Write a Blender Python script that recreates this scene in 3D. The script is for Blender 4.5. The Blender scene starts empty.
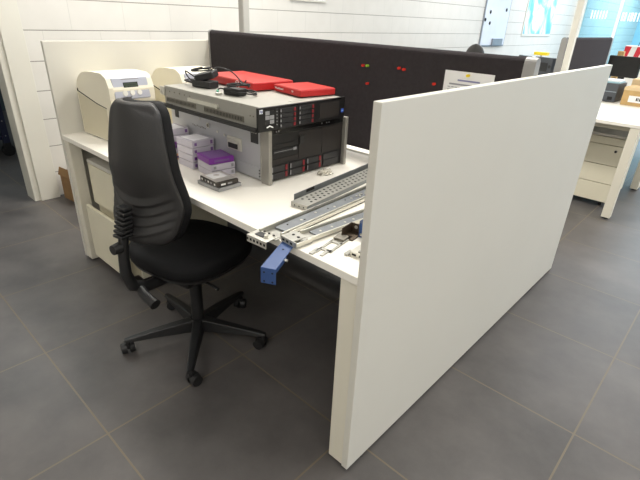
import bpy, bmesh, math, random
from mathutils import Vector, Matrix, Euler
random.seed(7)
col = bpy.context.scene.collection
R = math.radians

# ------------------------------------------------------------------ materials
def lin(c):
    return tuple(((v/255)/12.92 if v/255 <= .04045 else (((v/255)+.055)/1.055)**2.4) for v in c[:3]) + (1,)
MATS = {}
def mat(name, rgb, rough=.5, metal=0, var=.06, scale=8, bump=0, bscale=200, emit=None, alpha=None, trans=0, coat=0, spec=.5):
    if name in MATS: return MATS[name]
    m = bpy.data.materials.new(name); m.use_nodes = True; n = m.node_tree.nodes; l = m.node_tree.links
    b = n['Principled BSDF']; b.inputs['Roughness'].default_value = rough; b.inputs['Metallic'].default_value = metal
    b.inputs['Specular IOR Level'].default_value = spec
    if coat: b.inputs['Coat Weight'].default_value = coat
    tc = n.new('ShaderNodeTexCoord'); no = n.new('ShaderNodeTexNoise'); no.inputs['Scale'].default_value = scale; no.inputs['Detail'].default_value = 4
    l.new(tc.outputs['Object'], no.inputs['Vector'])
    mr = n.new('ShaderNodeMapRange'); mr.inputs['From Min'].default_value = .3; mr.inputs['From Max'].default_value = .7
    mr.inputs['To Min'].default_value = 1-var; mr.inputs['To Max'].default_value = 1+var
    l.new(no.outputs['Fac'], mr.inputs['Value'])
    vm = n.new('ShaderNodeVectorMath'); vm.operation = 'SCALE'; vm.inputs[0].default_value = lin(rgb)[:3]
    l.new(mr.outputs[0], vm.inputs['Scale']); l.new(vm.outputs[0], b.inputs['Base Color'])
    if bump:
        n2 = n.new('ShaderNodeTexNoise'); n2.inputs['Scale'].default_value = bscale; l.new(tc.outputs['Object'], n2.inputs['Vector'])
        bp = n.new('ShaderNodeBump'); bp.inputs['Strength'].default_value = bump; bp.inputs['Distance'].default_value = .002
        l.new(n2.outputs['Fac'], bp.inputs['Height']); l.new(bp.outputs[0], b.inputs['Normal'])
    if emit:
        b.inputs['Emission Color'].default_value = lin(rgb); b.inputs['Emission Strength'].default_value = emit
    if alpha is not None: b.inputs['Alpha'].default_value = alpha
    if trans: b.inputs['Transmission Weight'].default_value = trans
    MATS[name] = m; return m

laminate = mat('white_laminate', (218,215,205), .42, var=.012, scale=3)
laminate_edge = mat('white_edge', (240,236,224), .4, var=.01)
desk_white = mat('desk_white', (244,240,230), .35, var=.01)
legwhite = mat('leg_white', (226,221,205), .4, var=.015)
beige = mat('pedestal_beige', (226,220,198), .45, var=.015)
shadowgap = mat('shadow_gap', (18,18,18), .8)
fabric = mat('screen_fabric', (56,52,54), .95, var=.1, scale=60, bump=.5, bscale=700, spec=.15)
greycap = mat('screen_cap', (158,157,155), .45, metal=.2, var=.03)
blk = mat('black_plastic', (30,30,31), .42, var=.08, bump=.15, bscale=500)
blk_shell = mat('chair_shell', (40,39,39), .42, var=.06, bump=.3, bscale=260)
blk_fabric = mat('chair_fabric', (17,17,19), .75, var=.15, scale=40, bump=.4, bscale=500, spec=.25)
blkgloss = mat('black_gloss', (12,12,13), .2, var=.05)
bezel = mat('server_black', (18,17,18), .38, var=.08)
bezel2 = mat('server_brown_black', (34,29,27), .55, var=.15, scale=200)
caddy = mat('drive_caddy', (34,34,36), .4)
red_lat = mat('drive_red', (128,30,38), .45)
greym = mat('grey_mark', (150,150,152), .4)
steel = mat('server_steel', (190,191,194), .42, metal=.35, var=.05, scale=5)
steel_top = mat('server_lid', (164,162,154), .5, metal=.2, var=.05, scale=6)
steel_dk = mat('dark_steel', (132,128,118), .45, metal=.5, var=.1)
galv = mat('galvanised_steel', (176,175,168), .35, metal=.45, var=.1, scale=30)
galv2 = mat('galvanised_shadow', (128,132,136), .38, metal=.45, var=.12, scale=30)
galvl = mat('bright_steel', (218,216,206), .3, metal=.6, var=.05)
nickel = mat('satin_nickel', (160,157,150), .35, metal=.5, var=.05)
blue = mat('blue_paint', (52,80,132), .42, var=.06)
redbox = mat('red_enamel', (186,34,34), .4, var=.04)
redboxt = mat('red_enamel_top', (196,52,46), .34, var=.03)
whitep = mat('white_print', (240,240,238), .5)
cream = mat('printer_cream', (230,224,204), .45, var=.015)
creamd = mat('printer_cream_dark', (205,197,172), .45, var=.015)
silverp = mat('panel_silver', (178,180,190), .3, metal=.3, var=.02)
lcd = mat('lcd_green', (60,74,52), .2, var=.03)
purple = mat('purple_plastic', (124,44,150), .4, var=.08)
purpled = mat('purple_dark', (122,84,146), .45, var=.08)
orange = mat('orange_label', (232,170,120), .5)
paper = mat('paper_white', (235,235,235), .7, var=.01)
ink = mat('paper_ink', (150,150,158), .7)
inkb = mat('paper_ink_blue', (128,128,170), .7)
yellow = mat('yellow_plastic', (240,214,40), .5)
green = mat('green_plastic', (150,190,60), .4)
redpin = mat('red_pin', (210,50,36), .35)
card = mat('cardboard', (188,156,104), .8, var=.08, scale=20)
cardl = mat('cardboard_light', (214,190,150), .8, var=.05)
cardd = mat('cardboard_brown', (140,108,70), .85, var=.1, scale=12)
pcgrey = mat('pc_grey', (70,74,80), .5, var=.05)
screenblk = mat('monitor_screen', (8,9,11), .25, var=.05)
frame_w = mat('frame_white', (222,219,208), .45, var=.01)
frame_g = mat('post_grey', (176,174,168), .5, var=.02)
navy = mat('navy_metal', (24,32,62), .5, var=.1)
casegl = mat('clear_case', (232,226,238), .25, var=.03, trans=.25)
tray = mat('clear_tray', (205,205,205), .2, var=.02, trans=.5)
pcb = mat('drive_board', (52,46,40), .5, var=.2, scale=120)
bag = mat('foil_scrap', (196,192,180), .3, metal=.3, var=.1, scale=60)
wb = mat('whiteboard', (226,230,240), .15, var=.02)
wbframe = mat('board_frame', (150,156,165), .4, metal=.4)

# ------------------------------------------------------------------ mesh builder
class MB:
    def __init__(s, mats): s.v=[]; s.f=[]; s.mi=[]; s.mats = mats if isinstance(mats,(list,tuple)) else [mats]; s.sm=[]
    def add(s, vs, fs, m=0, sm=False):
        b=len(s.v); s.v += [tuple(v) for v in vs]
        for f in fs: s.f.append(tuple(b+i for i in f)); s.mi.append(m); s.sm.append(sm)
        return s
    def box(s, lo, hi, m=0, rot=None, piv=None):
        x0,y0,z0=lo; x1,y1,z1=hi
        vs=[Vector(p) for p in [(x0,y0,z0),(x1,y0,z0),(x1,y1,z0),(x0,y1,z0),(x0,y0,z1),(x1,y0,z1),(x1,y1,z1),(x0,y1,z1)]]
        if rot is not None:
            M=Euler(rot).to_matrix(); pv=Vector(piv) if piv else (Vector(lo)+Vector(hi))/2
            vs=[M@(v-pv)+pv for v in vs]
        return s.add(vs,[(0,3,2,1),(4,5,6,7),(0,1,5,4),(1,2,6,5),(2,3,7,6),(3,0,4,7)],m)
    def cyl(s, p0, p1, r0, r1=None, n=20, m=0, cap=True):
        if r1 is None: r1=r0
        p0=Vector(p0); p1=Vector(p1); d=(p1-p0).normalized(); a=d.orthogonal().normalized(); b=d.cross(a)
        vs=[]
        for p,r in((p0,r0),(p1,r1)):
            for i in range(n):
                t=2*math.pi*i/n; vs.append(p+a*math.cos(t)*r+b*math.sin(t)*r)
        s.add(vs,[(i,(i+1)%n,n+(i+1)%n,n+i) for i in range(n)],m,True)
        if cap:
            s.add(vs[:n],[tuple(range(n-1,-1,-1))],m); s.add(vs[n:],[tuple(range(n))],m)
        return s
    def tube(s, pts, r, n=8, m=0):
        pts=[Vector(p) for p in pts]; k=len(pts); vs=[]; up=None
        for i,p in enumerate(pts):
            d=(pts[min(i+1,k-1)]-pts[max(i-1,0)]).normalized()
            if up is None: up=d.orthogonal().normalized()
            up=(up-d*up.dot(d)).normalized(); b=d.cross(up)
            rr=r[i] if isinstance(r,(list,tuple)) else r
            for j in range(n):
                t=2*math.pi*j/n; vs.append(p+up*math.cos(t)*rr+b*math.sin(t)*rr)
        fs=[(i*n+j,i*n+(j+1)%n,(i+1)*n+(j+1)%n,(i+1)*n+j) for i in range(k-1) for j in range(n)]
        s.add(vs,fs,m,True); s.add(vs[:n],[tuple(range(n-1,-1,-1))],m); s.add(vs[-n:],[tuple(range(n))],m); return s
    def prism(s, poly, axis, a, b, m=0, sm=False):
        # poly: 2-D points; extruded along axis from a to b
        def P(p,t):
            return {'x':(t,p[0],p[1]),'y':(p[0],t,p[1]),'z':(p[0],p[1],t)}[axis]
        n=len(poly); v0=[P(p,a) for p in poly]; v1=[P(p,b) for p in poly]
        s.add(v0+v1,[(i,(i+1)%n,n+(i+1)%n,n+i) for i in range(n)],m,sm)
        s.add(v0,[tuple(range(n))],m); s.add(v1,[tuple(range(n-1,-1,-1))],m); return s
    def sweep_rings(s, rings, m=0, sm=True, cap=True):
        n=len(rings[0]); vs=[p for r in rings for p in r]
        s.add(vs,[(i*n+j,i*n+(j+1)%n,(i+1)*n+(j+1)%n,(i+1)*n+j) for i in range(len(rings)-1) for j in range(n)],m,sm)
        if cap: s.add(rings[0],[tuple(range(n-1,-1,-1))],m,sm); s.add(rings[-1],[tuple(range(n))],m,sm)
        return s
    def build(s, name, parent=None, bevel=0, seg=2, sub=0, weld=False, loc=None, rot=None):
        me=bpy.data.meshes.new(name); me.from_pydata(s.v,[],s.f)
        for m in s.mats: me.materials.append(m)
        for p,mi,sm in zip(me.polygons,s.mi,s.sm): p.material_index=mi; p.use_smooth=sm
        bm=bmesh.new(); bm.from_mesh(me)
        if weld: bmesh.ops.remove_doubles(bm,verts=bm.verts,dist=1e-5)
        bmesh.ops.recalc_face_normals(bm,faces=bm.faces); bm.to_mesh(me); bm.free()
        o=bpy.data.objects.new(name,me); col.objects.link(o)
        if parent: o.parent=parent
        if loc: o.location=loc
        if rot: o.rotation_euler=rot
        if bevel:
            bv=o.modifiers.new('bevel','BEVEL'); bv.width=bevel; bv.segments=seg; bv.limit_method='ANGLE'; bv.angle_limit=R(40)
        if sub:
            sb=o.modifiers.new('sub','SUBSURF'); sb.levels=sub; sb.render_levels=sub
        return o

def build_each(mb,name,parent):
    # one object per separate solid in the builder
    key=lambda v:tuple(round(c,6) for c in v)
    par={}
    def find(a):
        while par.setdefault(a,a)!=a: a=par[a]
        return a
    for f in mb.f:
        ks=[key(mb.v[i]) for i in f]
        for k in ks[1:]: par[find(k)]=find(ks[0])
    grp={}
    for f,mi,sm in zip(mb.f,mb.mi,mb.sm): grp.setdefault(find(key(mb.v[f[0]])),[]).append((f,mi,sm))
    for fs in grp.values():
        b=MB([mb.mats[fs[0][1]]])
        for f,mi,sm in fs: b.add([mb.v[i] for i in f],[tuple(range(len(f)))],0,sm)
        b.build(name,parent,weld=True)

def tag(o,label,cat,group=None):
    o['label']=label; o['category']=cat
    if group: o['group']=group
    return o
def thing(name,label,cat,loc=(0,0,0),rz=0,group=None):
    o=bpy.data.objects.new(name,None); o.empty_display_size=.1; col.objects.link(o); o.location=loc; o.rotation_euler=(0,0,rz)
    return tag(o,label,cat,group)
def struct(o): o['kind']='structure'; return o
def copy_tree(o,parent=None):
    c=o.copy(); col.objects.link(c); c.parent=parent
    for ch in list(o.children): copy_tree(ch,c)
    return c
def lab(o,t): o['label']=t; return o

def text_mesh(s, size, m, name, parent, loc, rot, depth=.0004):
    cu=bpy.data.curves.new(name,'FONT'); cu.body=s; cu.size=size; cu.extrude=depth; cu.align_x='CENTER'; cu.align_y='CENTER'
    t=bpy.data.objects.new(name,cu); col.objects.link(t)
    me=bpy.data.meshes.new_from_object(t.evaluated_get(bpy.context.evaluated_depsgraph_get())) if False else None
    bpy.context.view_layer.update()
    dg=bpy.context.evaluated_depsgraph_get(); me=bpy.data.meshes.new_from_object(t.evaluated_get(dg))
    bpy.data.objects.remove(t); bpy.data.curves.remove(cu)
    me.materials.clear(); me.materials.append(m)
    o=bpy.data.objects.new(name,me); col.objects.link(o); o.parent=parent; o.location=loc; o.rotation_euler=rot
    return o

# ------------------------------------------------------------------ the room
def math_node(nt,op,a,b=None):
    n=nt.nodes.new('ShaderNodeMath'); n.operation=op
    for i,v in enumerate((a,b)):
        if v is None: continue
        if isinstance(v,(int,float)): n.inputs[i].default_value=v
        else: nt.links.new(v,n.inputs[i])
    return n.outputs[0]
def edge_mask(nt,coord,period,phase,half):
    # 1 within `half` of a joint
    t=math_node(nt,'DIVIDE',math_node(nt,'SUBTRACT',coord,phase),period)
    f=math_node(nt,'FRACT',t); d=math_node(nt,'MINIMUM',f,math_node(nt,'SUBTRACT',1.0,f))
    return math_node(nt,'LESS_THAN',d,half/period)

def floor_material():
    m=bpy.data.materials.new('floor_tiles'); m.use_nodes=True; nt=m.node_tree; n=nt.nodes; l=nt.links; b=n['Principled BSDF']
    g=n.new('ShaderNodeNewGeometry'); sp=n.new('ShaderNodeSeparateXYZ'); l.new(g.outputs['Position'],sp.inputs[0])
    mx=edge_mask(nt,sp.outputs['X'],.6,.5,.0032); my=edge_mask(nt,sp.outputs['Y'],.6,.72,.0032)
    mk=math_node(nt,'MAXIMUM',mx,my)
    n1=n.new('ShaderNodeTexNoise'); n1.inputs['Scale'].default_value=2.6; n1.inputs['Detail'].default_value=8; n1.inputs['Roughness'].default_value=.62
    l.new(g.outputs['Position'],n1.inputs['Vector'])
    cr=n.new('ShaderNodeValToRGB'); cr.color_ramp.elements[0].position=.3; cr.color_ramp.elements[1].position=.72
    cr.color_ramp.elements[0].color=lin((72,69,68)); cr.color_ramp.elements[1].color=lin((104,100,98))
    l.new(n1.outputs['Fac'],cr.inputs[0])
    # each tile a slightly different tone
    wn=n.new('ShaderNodeTexWhiteNoise'); wn.noise_dimensions='2D'
    cx=math_node(nt,'FLOOR',math_node(nt,'DIVIDE',math_node(nt,'SUBTRACT',sp.outputs['X'],.5),.6)); cy=math_node(nt,'FLOOR',math_node(nt,'DIVIDE',math_node(nt,'SUBTRACT',sp.outputs['Y'],.72),.6))
    cb=n.new('ShaderNodeCombineXYZ'); l.new(cx,cb.inputs[0]); l.new(cy,cb.inputs[1]); l.new(cb.outputs[0],wn.inputs['Vector'])
    mr=n.new('ShaderNodeMapRange'); mr.inputs['To Min'].default_value=.94; mr.inputs['To Max'].default_value=1.06; l.new(wn.outputs['Value'],mr.inputs['Value'])
    vm=n.new('ShaderNodeVectorMath'); vm.operation='SCALE'; l.new(cr.outputs[0],vm.inputs[0]); l.new(mr.outputs[0],vm.inputs['Scale'])
    mi=n.new('ShaderNodeMix'); mi.data_type='RGBA'; l.new(mk,mi.inputs['Factor']); l.new(vm.outputs[0],mi.inputs['A']); mi.inputs['B'].default_value=lin((112,101,84))
    # grout alternates lighter where polished
    l.new(mi.outputs['Result'],b.inputs['Base Color'])
    rr=n.new('ShaderNodeMapRange'); rr.inputs['To Min'].default_value=.34; rr.inputs['To Max'].default_value=.52; l.new(n1.outputs['Fac'],rr.inputs['Value'])
    l.new(rr.outputs[0],b.inputs['Roughness']); b.inputs['Specular IOR Level'].default_value=.5
    bp=n.new('ShaderNodeBump'); bp.inputs['Strength'].default_value=.5; bp.inputs['Distance'].default_value=.002; bp.invert=True
    l.new(mk,bp.inputs['Height']); l.new(bp.outputs[0],b.inputs['Normal'])
    return m
def block_material():
    m=bpy.data.materials.new('painted_blockwork'); m.use_nodes=True; nt=m.node_tree; n=nt.nodes; l=nt.links; b=n['Principled BSDF']
    g=n.new('ShaderNodeNewGeometry'); sp=n.new('ShaderNodeSeparateXYZ'); l.new(g.outputs['Position'],sp.inputs[0])
    hz=edge_mask(nt,sp.outputs['Z'],.2,-.01,.0028)
    row=math_node(nt,'FLOOR',math_node(nt,'DIVIDE',math_node(nt,'ADD',sp.outputs['Z'],.01),.2))
    odd=math_node(nt,'MODULO',row,2.0)     # 1 on odd rows
    ys=math_node(nt,'ADD',sp.outputs['Y'],math_node(nt,'MULTIPLY',odd,.2))
    vt=edge_mask(nt,ys,.4,.19,.002)
    no=n.new('ShaderNodeTexNoise'); no.inputs['Scale'].default_value=5; no.inputs['Detail'].default_value=5; l.new(g.outputs['Position'],no.inputs['Vector'])
    cr=n.new('ShaderNodeValToRGB'); cr.color_ramp.elements[0].color=lin((214,211,204)); cr.color_ramp.elements[1].color=lin((226,223,217)); l.new(no.outputs['Fac'],cr.inputs[0])
    m1=n.new('ShaderNodeMix'); m1.data_type='RGBA'; l.new(vt,m1.inputs['Factor']); l.new(cr.outputs[0],m1.inputs['A']); m1.inputs['B'].default_value=lin((206,204,198))
    m2=n.new('ShaderNodeMix'); m2.data_type='RGBA'; l.new(hz,m2.inputs['Factor']); l.new(m1.outputs['Result'],m2.inputs['A']); m2.inputs['B'].default_value=lin((140,136,128))
    l.new(m2.outputs['Result'],b.inputs['Base Color']); b.inputs['Roughness'].default_value=.55
    bp=n.new('ShaderNodeBump'); bp.inputs['Strength'].default_value=.6; bp.inputs['Distance'].default_value=.003; bp.invert=True
    l.new(math_node(nt,'MAXIMUM',hz,vt),bp.inputs['Height']); l.new(bp.outputs[0],b.inputs['Normal'])
    return m
floorm=floor_material(); blockm=block_material()
wallm=mat('wall_paint',(225,222,214),.7,var=.02,scale=2); ceilm=mat('ceiling_paint',(235,235,232),.8,var=.02)
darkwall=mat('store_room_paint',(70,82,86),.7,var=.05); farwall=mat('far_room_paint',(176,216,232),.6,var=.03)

struct(MB(floorm).box((-7,-4,-.1),(6,19,0)).build('floor'))
struct(MB(ceilm).box((-7,-4,3.2),(6,19,3.3)).build('ceiling'))
w=MB(blockm); w.box((-3.32,.14,0),(-3.2,19,3.2)); w.box((-3.32,-4,0),(-3.2,-.86,3.2)); w.box((-3.32,-.86,2.15),(-3.2,.14,3.2))
struct(w.build('wall_left'))
struct(MB(wallm).box((6,-4,0),(6.1,19,3.2)).build('wall_right'))
struct(MB(wallm).box((-7,-4.1,0),(6,-4,3.2)).build('wall_front'))
struct(MB(farwall).box((-3.2,18.9,0),(6,19,3.2)).build('wall_back'))
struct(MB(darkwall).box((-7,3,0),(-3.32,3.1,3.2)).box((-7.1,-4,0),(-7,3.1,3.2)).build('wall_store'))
# door frame in the blockwork
d=MB(frame_w)
d.box((-3.2,.125,0),(-3.155,.26,2.2)); d.box((-3.34,.085,0),(-3.175,.14,2.15)); d.box((-3.2,-1.0,2.1),(-3.155,.26,2.24))
d.box((-3.2,-1.0,0),(-3.155,-.87,2.2)); d.box((-3.34,-.86,0),(-3.175,-.80,2.15)); d.box((-3.34,-.86,2.09),(-3.175,.14,2.15))
struct(d.build('door_1',bevel=.003))

# glass partition at the far end
gm=bpy.data.materials.new('tinted_glass'); gm.use_nodes=True; nt=gm.node_tree; nt.nodes.clear()
out=nt.nodes.new('ShaderNodeOutputMaterial'); tr=nt.nodes.new('ShaderNodeBsdfTransparent'); tr.inputs[0].default_value=(.68,.86,.93,1)
gl=nt.nodes.new('ShaderNodeBsdfGlossy'); gl.inputs['Roughness'].default_value=.03; gl.inputs[0].default_value=(.8,.95,1,1)
mx=nt.nodes.new('ShaderNodeMixShader'); fr=nt.nodes.new('ShaderNodeFresnel'); fr.inputs[0].default_value=1.4
nz=nt.nodes.new('ShaderNodeTexNoise'); nz.inputs['Scale'].default_value=.6
nt.links.new(fr.outputs[0],mx.inputs[0]); nt.links.new(tr.outputs[0],mx.inputs[1]); nt.links.new(gl.outputs[0],mx.inputs[2]); nt.links.new(mx.outputs[0],out.inputs[0])
wf=MB([frame_w])
wf.box((-3.2,11.94,0),(-3.0,12.06,3.2))
for x in (-2.28,-.9,.6,2.1,3.6,5.9): wf.box((x-.03,11.97,0),(x+.03,12.03,3.2))
wf.box((-3.0,11.97,0),(6,12.03,.1)); wf.box((-3.0,11.97,2.5),(6,12.03,2.56))
wfo=struct(wf.build('window_1'))
MB(gm).box((-3.0,11.995,.1),(6,12.005,3.2)).build('glass_pane',parent=wfo)
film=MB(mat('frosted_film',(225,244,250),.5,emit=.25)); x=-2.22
while x<3:
    wd=random.choice((.02,.035,.05)); film.box((x,11.985,1.52),(x+wd,11.99,1.69)); x+=wd+random.choice((.02,.03,.04))
x=-2.85
while x<-2.5:
    film.box((x,11.985,1.55),(x+.025,11.99,1.72)); x+=.06
film.build('frosted_bars',parent=wfo)

# vertical service posts
def post(x,y,r,label,m):
    t=thing('service_post',label,'post',(x,y,0))
    MB(m).box((-r,-r,0),(r,r,3.2)).build('shaft',t,bevel=r*.3)
    MB(m).box((-r*1.6,-r*1.6,0),(r*1.6,r*1.6,.02)).build('foot_plate',t,bevel=.003)
post(-2.36,1.5,.03,'grey square cable post rising behind the left end of the long black screen',frame_g)
post(-.998,4.66,.031,'pale cable post in front of the far dark desk screen',frame_w)

# ------------------------------------------------------------------ workstation
ZD=.74
def desk(name,label,x0,x1,y0,y1,rot=0,thick=.025,legs=True,skip=(),legw=.06):
    t=thing(name,label,'desk',((x0+x1)/2,(y0+y1)/2,0))
    hx=(x1-x0)/2; hy=(y1-y0)/2
    MB(desk_white).box((-hx,-hy,ZD-thick),(hx,hy,ZD)).build('desk_top',t,bevel=.002)
    for i,(sx,sy) in enumerate(((-1,-1),(1,-1),(-1,1),(1,1))):
        if i in skip: continue
        cx=sx*(hx-legw/2-.001); cy=sy*(hy-legw/2-.004)
        lg=MB(legwhite).box((cx-legw/2,cy-legw/2,.012),(cx+legw/2,cy+legw/2,ZD-thick)).build('leg',t,bevel=.003)
        MB(blk).cyl((cx,cy,0),(cx,cy,.012),.02).build('foot',lg)
    fr=MB(legwhite)
    for sx in (-1,1):
        cx=sx*(hx-legw/2-.001); fr.box((cx-legw/2+.005,-hy+legw,ZD-thick-.05),(cx+legw/2-.005,hy-legw,ZD-thick))
    fr.box((-hx+legw,hy-.12,ZD-thick-.05),(hx-legw,hy-.08,ZD-thick)); fr.box((-hx+legw,-hy+.1,ZD-thick-.045),(hx-legw,-hy+.13,ZD-thick))
    fr.build('frame',t); return t
desk('office_desk','white desk carrying the servers and printers, against the near black screen',-2.03,-.024,0,.968)
desk('office_desk','white desk on the hidden side of the long black screen, between both end panels',-2.03,-.024,.998,1.969)

def end_panel(label,x0,x1):
    t=thing('end_panel',label,'panel',((x0+x1)/2,.985,0))
    h=(x1-x0)/2
    MB(laminate).box((-h,-.985,.012),(h,.985,1.193)).build('board',t,bevel=.0018)
    for y in (-.9,0,.9): MB(blk).cyl((0,y,0),(0,y,.012),.01).build('glide',t)
end_panel('large white end panel in the foreground, closing the near end of the workstation',-.024,0)
end_panel('white end panel behind the cream printers, at the far end of the workstation',-2.055,-2.031)

# fabric desk screen
def screen(label,loc,rz,L,h0,h1,th,cap=.06):
    t=thing('desk_screen',label,'screen',loc,rz)
    def prof(e=0):
        r=th/2+e; pts=[(-r,h0-e)]
        for k in range(9): a=math.pi-math.pi*k/8; pts.append((math.cos(a)*r,h1-th/2+math.sin(a)*r))
        pts.append((r,h0-e)); return pts
    MB(fabric).prism(prof(),'x',-L/2+.012,L/2-cap,sm=False).build('fabric_panel',t,bevel=.004)
    c1=MB(greycap).prism(prof(.001),'x',L/2-cap,L/2).build('end_cap',t,bevel=.004)
    c2=MB(greycap).prism(prof(.003),'x',-L/2,-L/2+.013).build('end_cap',t,bevel=.003)
    return t
s1=screen('long black fabric desk screen with pushpins along the back of the near desk',(-1.028,.976,0),0,2.004,ZD+.03,1.252,.042,.042)
for x in (-.7,.7): MB(greycap).box((x-.03,-.004,.66),(x+.03,.016,.775)).build('clamp',s1)
# black modesty panel below the desktops
mp=thing('modesty_panel','black panel filling the space below the long fabric screen','panel',(-1.03,.984,0))
MB(fabric).box((-.93,-.012,.05),(.93,.012,.66)).build('board',mp,bevel=.002)
for x in (-.9,.9): MB(blk).box((x-.02,-.02,0),(x+.02,.02,.06)).build('foot',mp)

# pushpins & sheet
def pin(x,z,m,label,y=.9535,group='pushpins stuck in the long black screen'):
    t=thing('pushpin',label,'pushpin',(x,y,z),0,group)
    MB(m).cyl((0,0,0),(0,-.003,0),.0055,n=14).cyl((0,-.003,0),(0,-.011,0),.0032,.0036,n=12).cyl((0,-.011,0),(0,-.015,0),.0058,.0052,n=14).build('head',t)
    MB(galvl).cyl((0,.0,0),(0,.004,0),.0006,n=6).build('needle',t)
pin(-.795,1.158,redpin,'red pushpin just left of the green pushpin')
pin(-.770,1.159,green,'green pushpin beside a red one on the black screen')
pin(-.596,1.165,redpin,'red pushpin, left and upper one of the close pair above the near panel')
pin(-.570,1.162,redpin,'red pushpin, right and lower one of the close pair above the near panel')
pin(-.762,1.082,redpin,'lone red pushpin below the green pushpin')
pin(-.415,1.12,redpin,'lone red pushpin to the left of the pinned paper sheet')
sh=thing('notice_sheet','white printed paper sheet pinned to the long black screen','paper',(-.27,.954,1.075))
MB(paper).box((-.105,-.0006,-.105),(.105,.0,.105)).build('page',sh)
tx=MB([ink,inkb]); tx.box((-.045,-.0012,.068),(.05,-.0007,.074),1)
tx.box((-.08,-.0012,.052),(.08,-.0007,.058))
for k in range(12):
    z=.045-k*.011; x=-.085
    while x<.075:
        wd=random.uniform(.008,.03); tx.box((x,-.0012,z-.003),(min(x+wd,.085),-.0007,z)); x+=wd+.004
tx.build('printed_text',sh)
pin(-.27,1.168,yellow,'yellow pushpin holding the printed paper sheet',y=.9515)

# ------------------------------------------------------------------ pedestals
def pedestal(label,loc,w,dp,h,open_bottom=0.,drawers=(.12,.2,.2),lock=True,topm=None,rz=0):
    t=thing('drawer_pedestal',label,'drawer unit',loc,rz)
    b=MB([beige]); b.box((-w/2,.02,.05),(w/2,dp,h-.02)).build('carcass',t,bevel=.002)
    MB([mat('pedestal_top',(206,203,194),.5)]).box((-w/2-.002,.0,h-.02),(w/2+.002,dp+.002,h)).build('top_panel',t,bevel=.002)
    z=h-.024
    for i,dh in enumerate(drawers):
        o=open_bottom if i==len(drawers)-1 else 0
        dr=MB(beige).box((-w/2+.001,-o,z-dh+.003),(w/2-.001,.018-o,z)).build('drawer',t,bevel=.002)
        if o: MB(creamd).box((-w/2+.02,.018-o,z-dh+.02),(w/2-.02,.3,z-.05)).build('drawer_box',dr)
        if i==(1 if len(drawers)>2 else 0) and lock:
            lk=MB([blk,nickel]); lk.cyl((w/2-.05,-o-.004,z-.04),(w/2-.05,-o,z-.04),.011,m=1).cyl((w/2-.05,-o-.005,z-.04),(w/2-.05,-o-.0035,z-.04),.008,m=0)
            lk.build('lock',dr)
        z-=dh+.002
    for sx in (-1,1):
        for yy in (.06,dp-.06):
            MB(blk).cyl((sx*(w/2-.05)-.012,yy,.025),(sx*(w/2-.05)+.012,yy,.025),.025,n=18).box((sx*(w/2-.05)-.015,yy-.015,.03),(sx*(w/2-.05)+.015,yy+.015,.052)).build('caster',t)
    return t
pedestal('cream drawer pedestal with a slightly open bottom drawer, under the printers',(-1.715,.065,0),.43,.58,.62,.05,drawers=(.225,.315),lock=False)

# ------------------------------------------------------------------ swivel chair
CH=thing('swivel_chair','black office swivel chair on casters, pulled up to the server desk','chair',(-.932,.055,0))
FA=R(11)            # facing: rotated from +y toward -x
Mr=Matrix.Rotation(FA,4,'Z')
def T(p): return Mr@Vector(p)
# seat
def rr(w,d,n=40,e=3.2,cx=0,cy=0):
    return [(cx+w*math.copysign(abs(math.cos(t))**(2/e),math.cos(t)), cy+d*math.copysign(abs(math.sin(t))**(2/e),math.sin(t))) for t in [2*math.pi*i/n for i in range(n)]]
st=MB(blk_fabric); rings=[]
for z,k in ((.440,.93),(.447,.98),(.465,1.0),(.483,1.0),(.497,.97),(.505,.88),(.505,.6),(.501,.25)):
    rings.append([T((x,y,z - (.012*max(0,(y-.12)/.12) if z>.44 else 0))) for x,y in rr(.226*k,.218*k,e=3,cy=.0)])
st.sweep_rings(rings).build('seat',CH)
sh_=MB(blk_shell); rings=[]
for z,k in ((.400,.55),(.410,.8),(.425,.93),(.439,.955)):
    rings.append([T((x,y,z)) for x,y in rr(.226*k,.218*k,e=3)])
sh_.sweep_rings(rings).build('seat_pan',CH)
# mechanism
MB(blk).box((-.09,-.12,.35),(.09,.09,.402),rot=(0,0,FA),piv=(0,0,.37)).build('tilt_mechanism',CH,bevel=.01)
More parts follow.
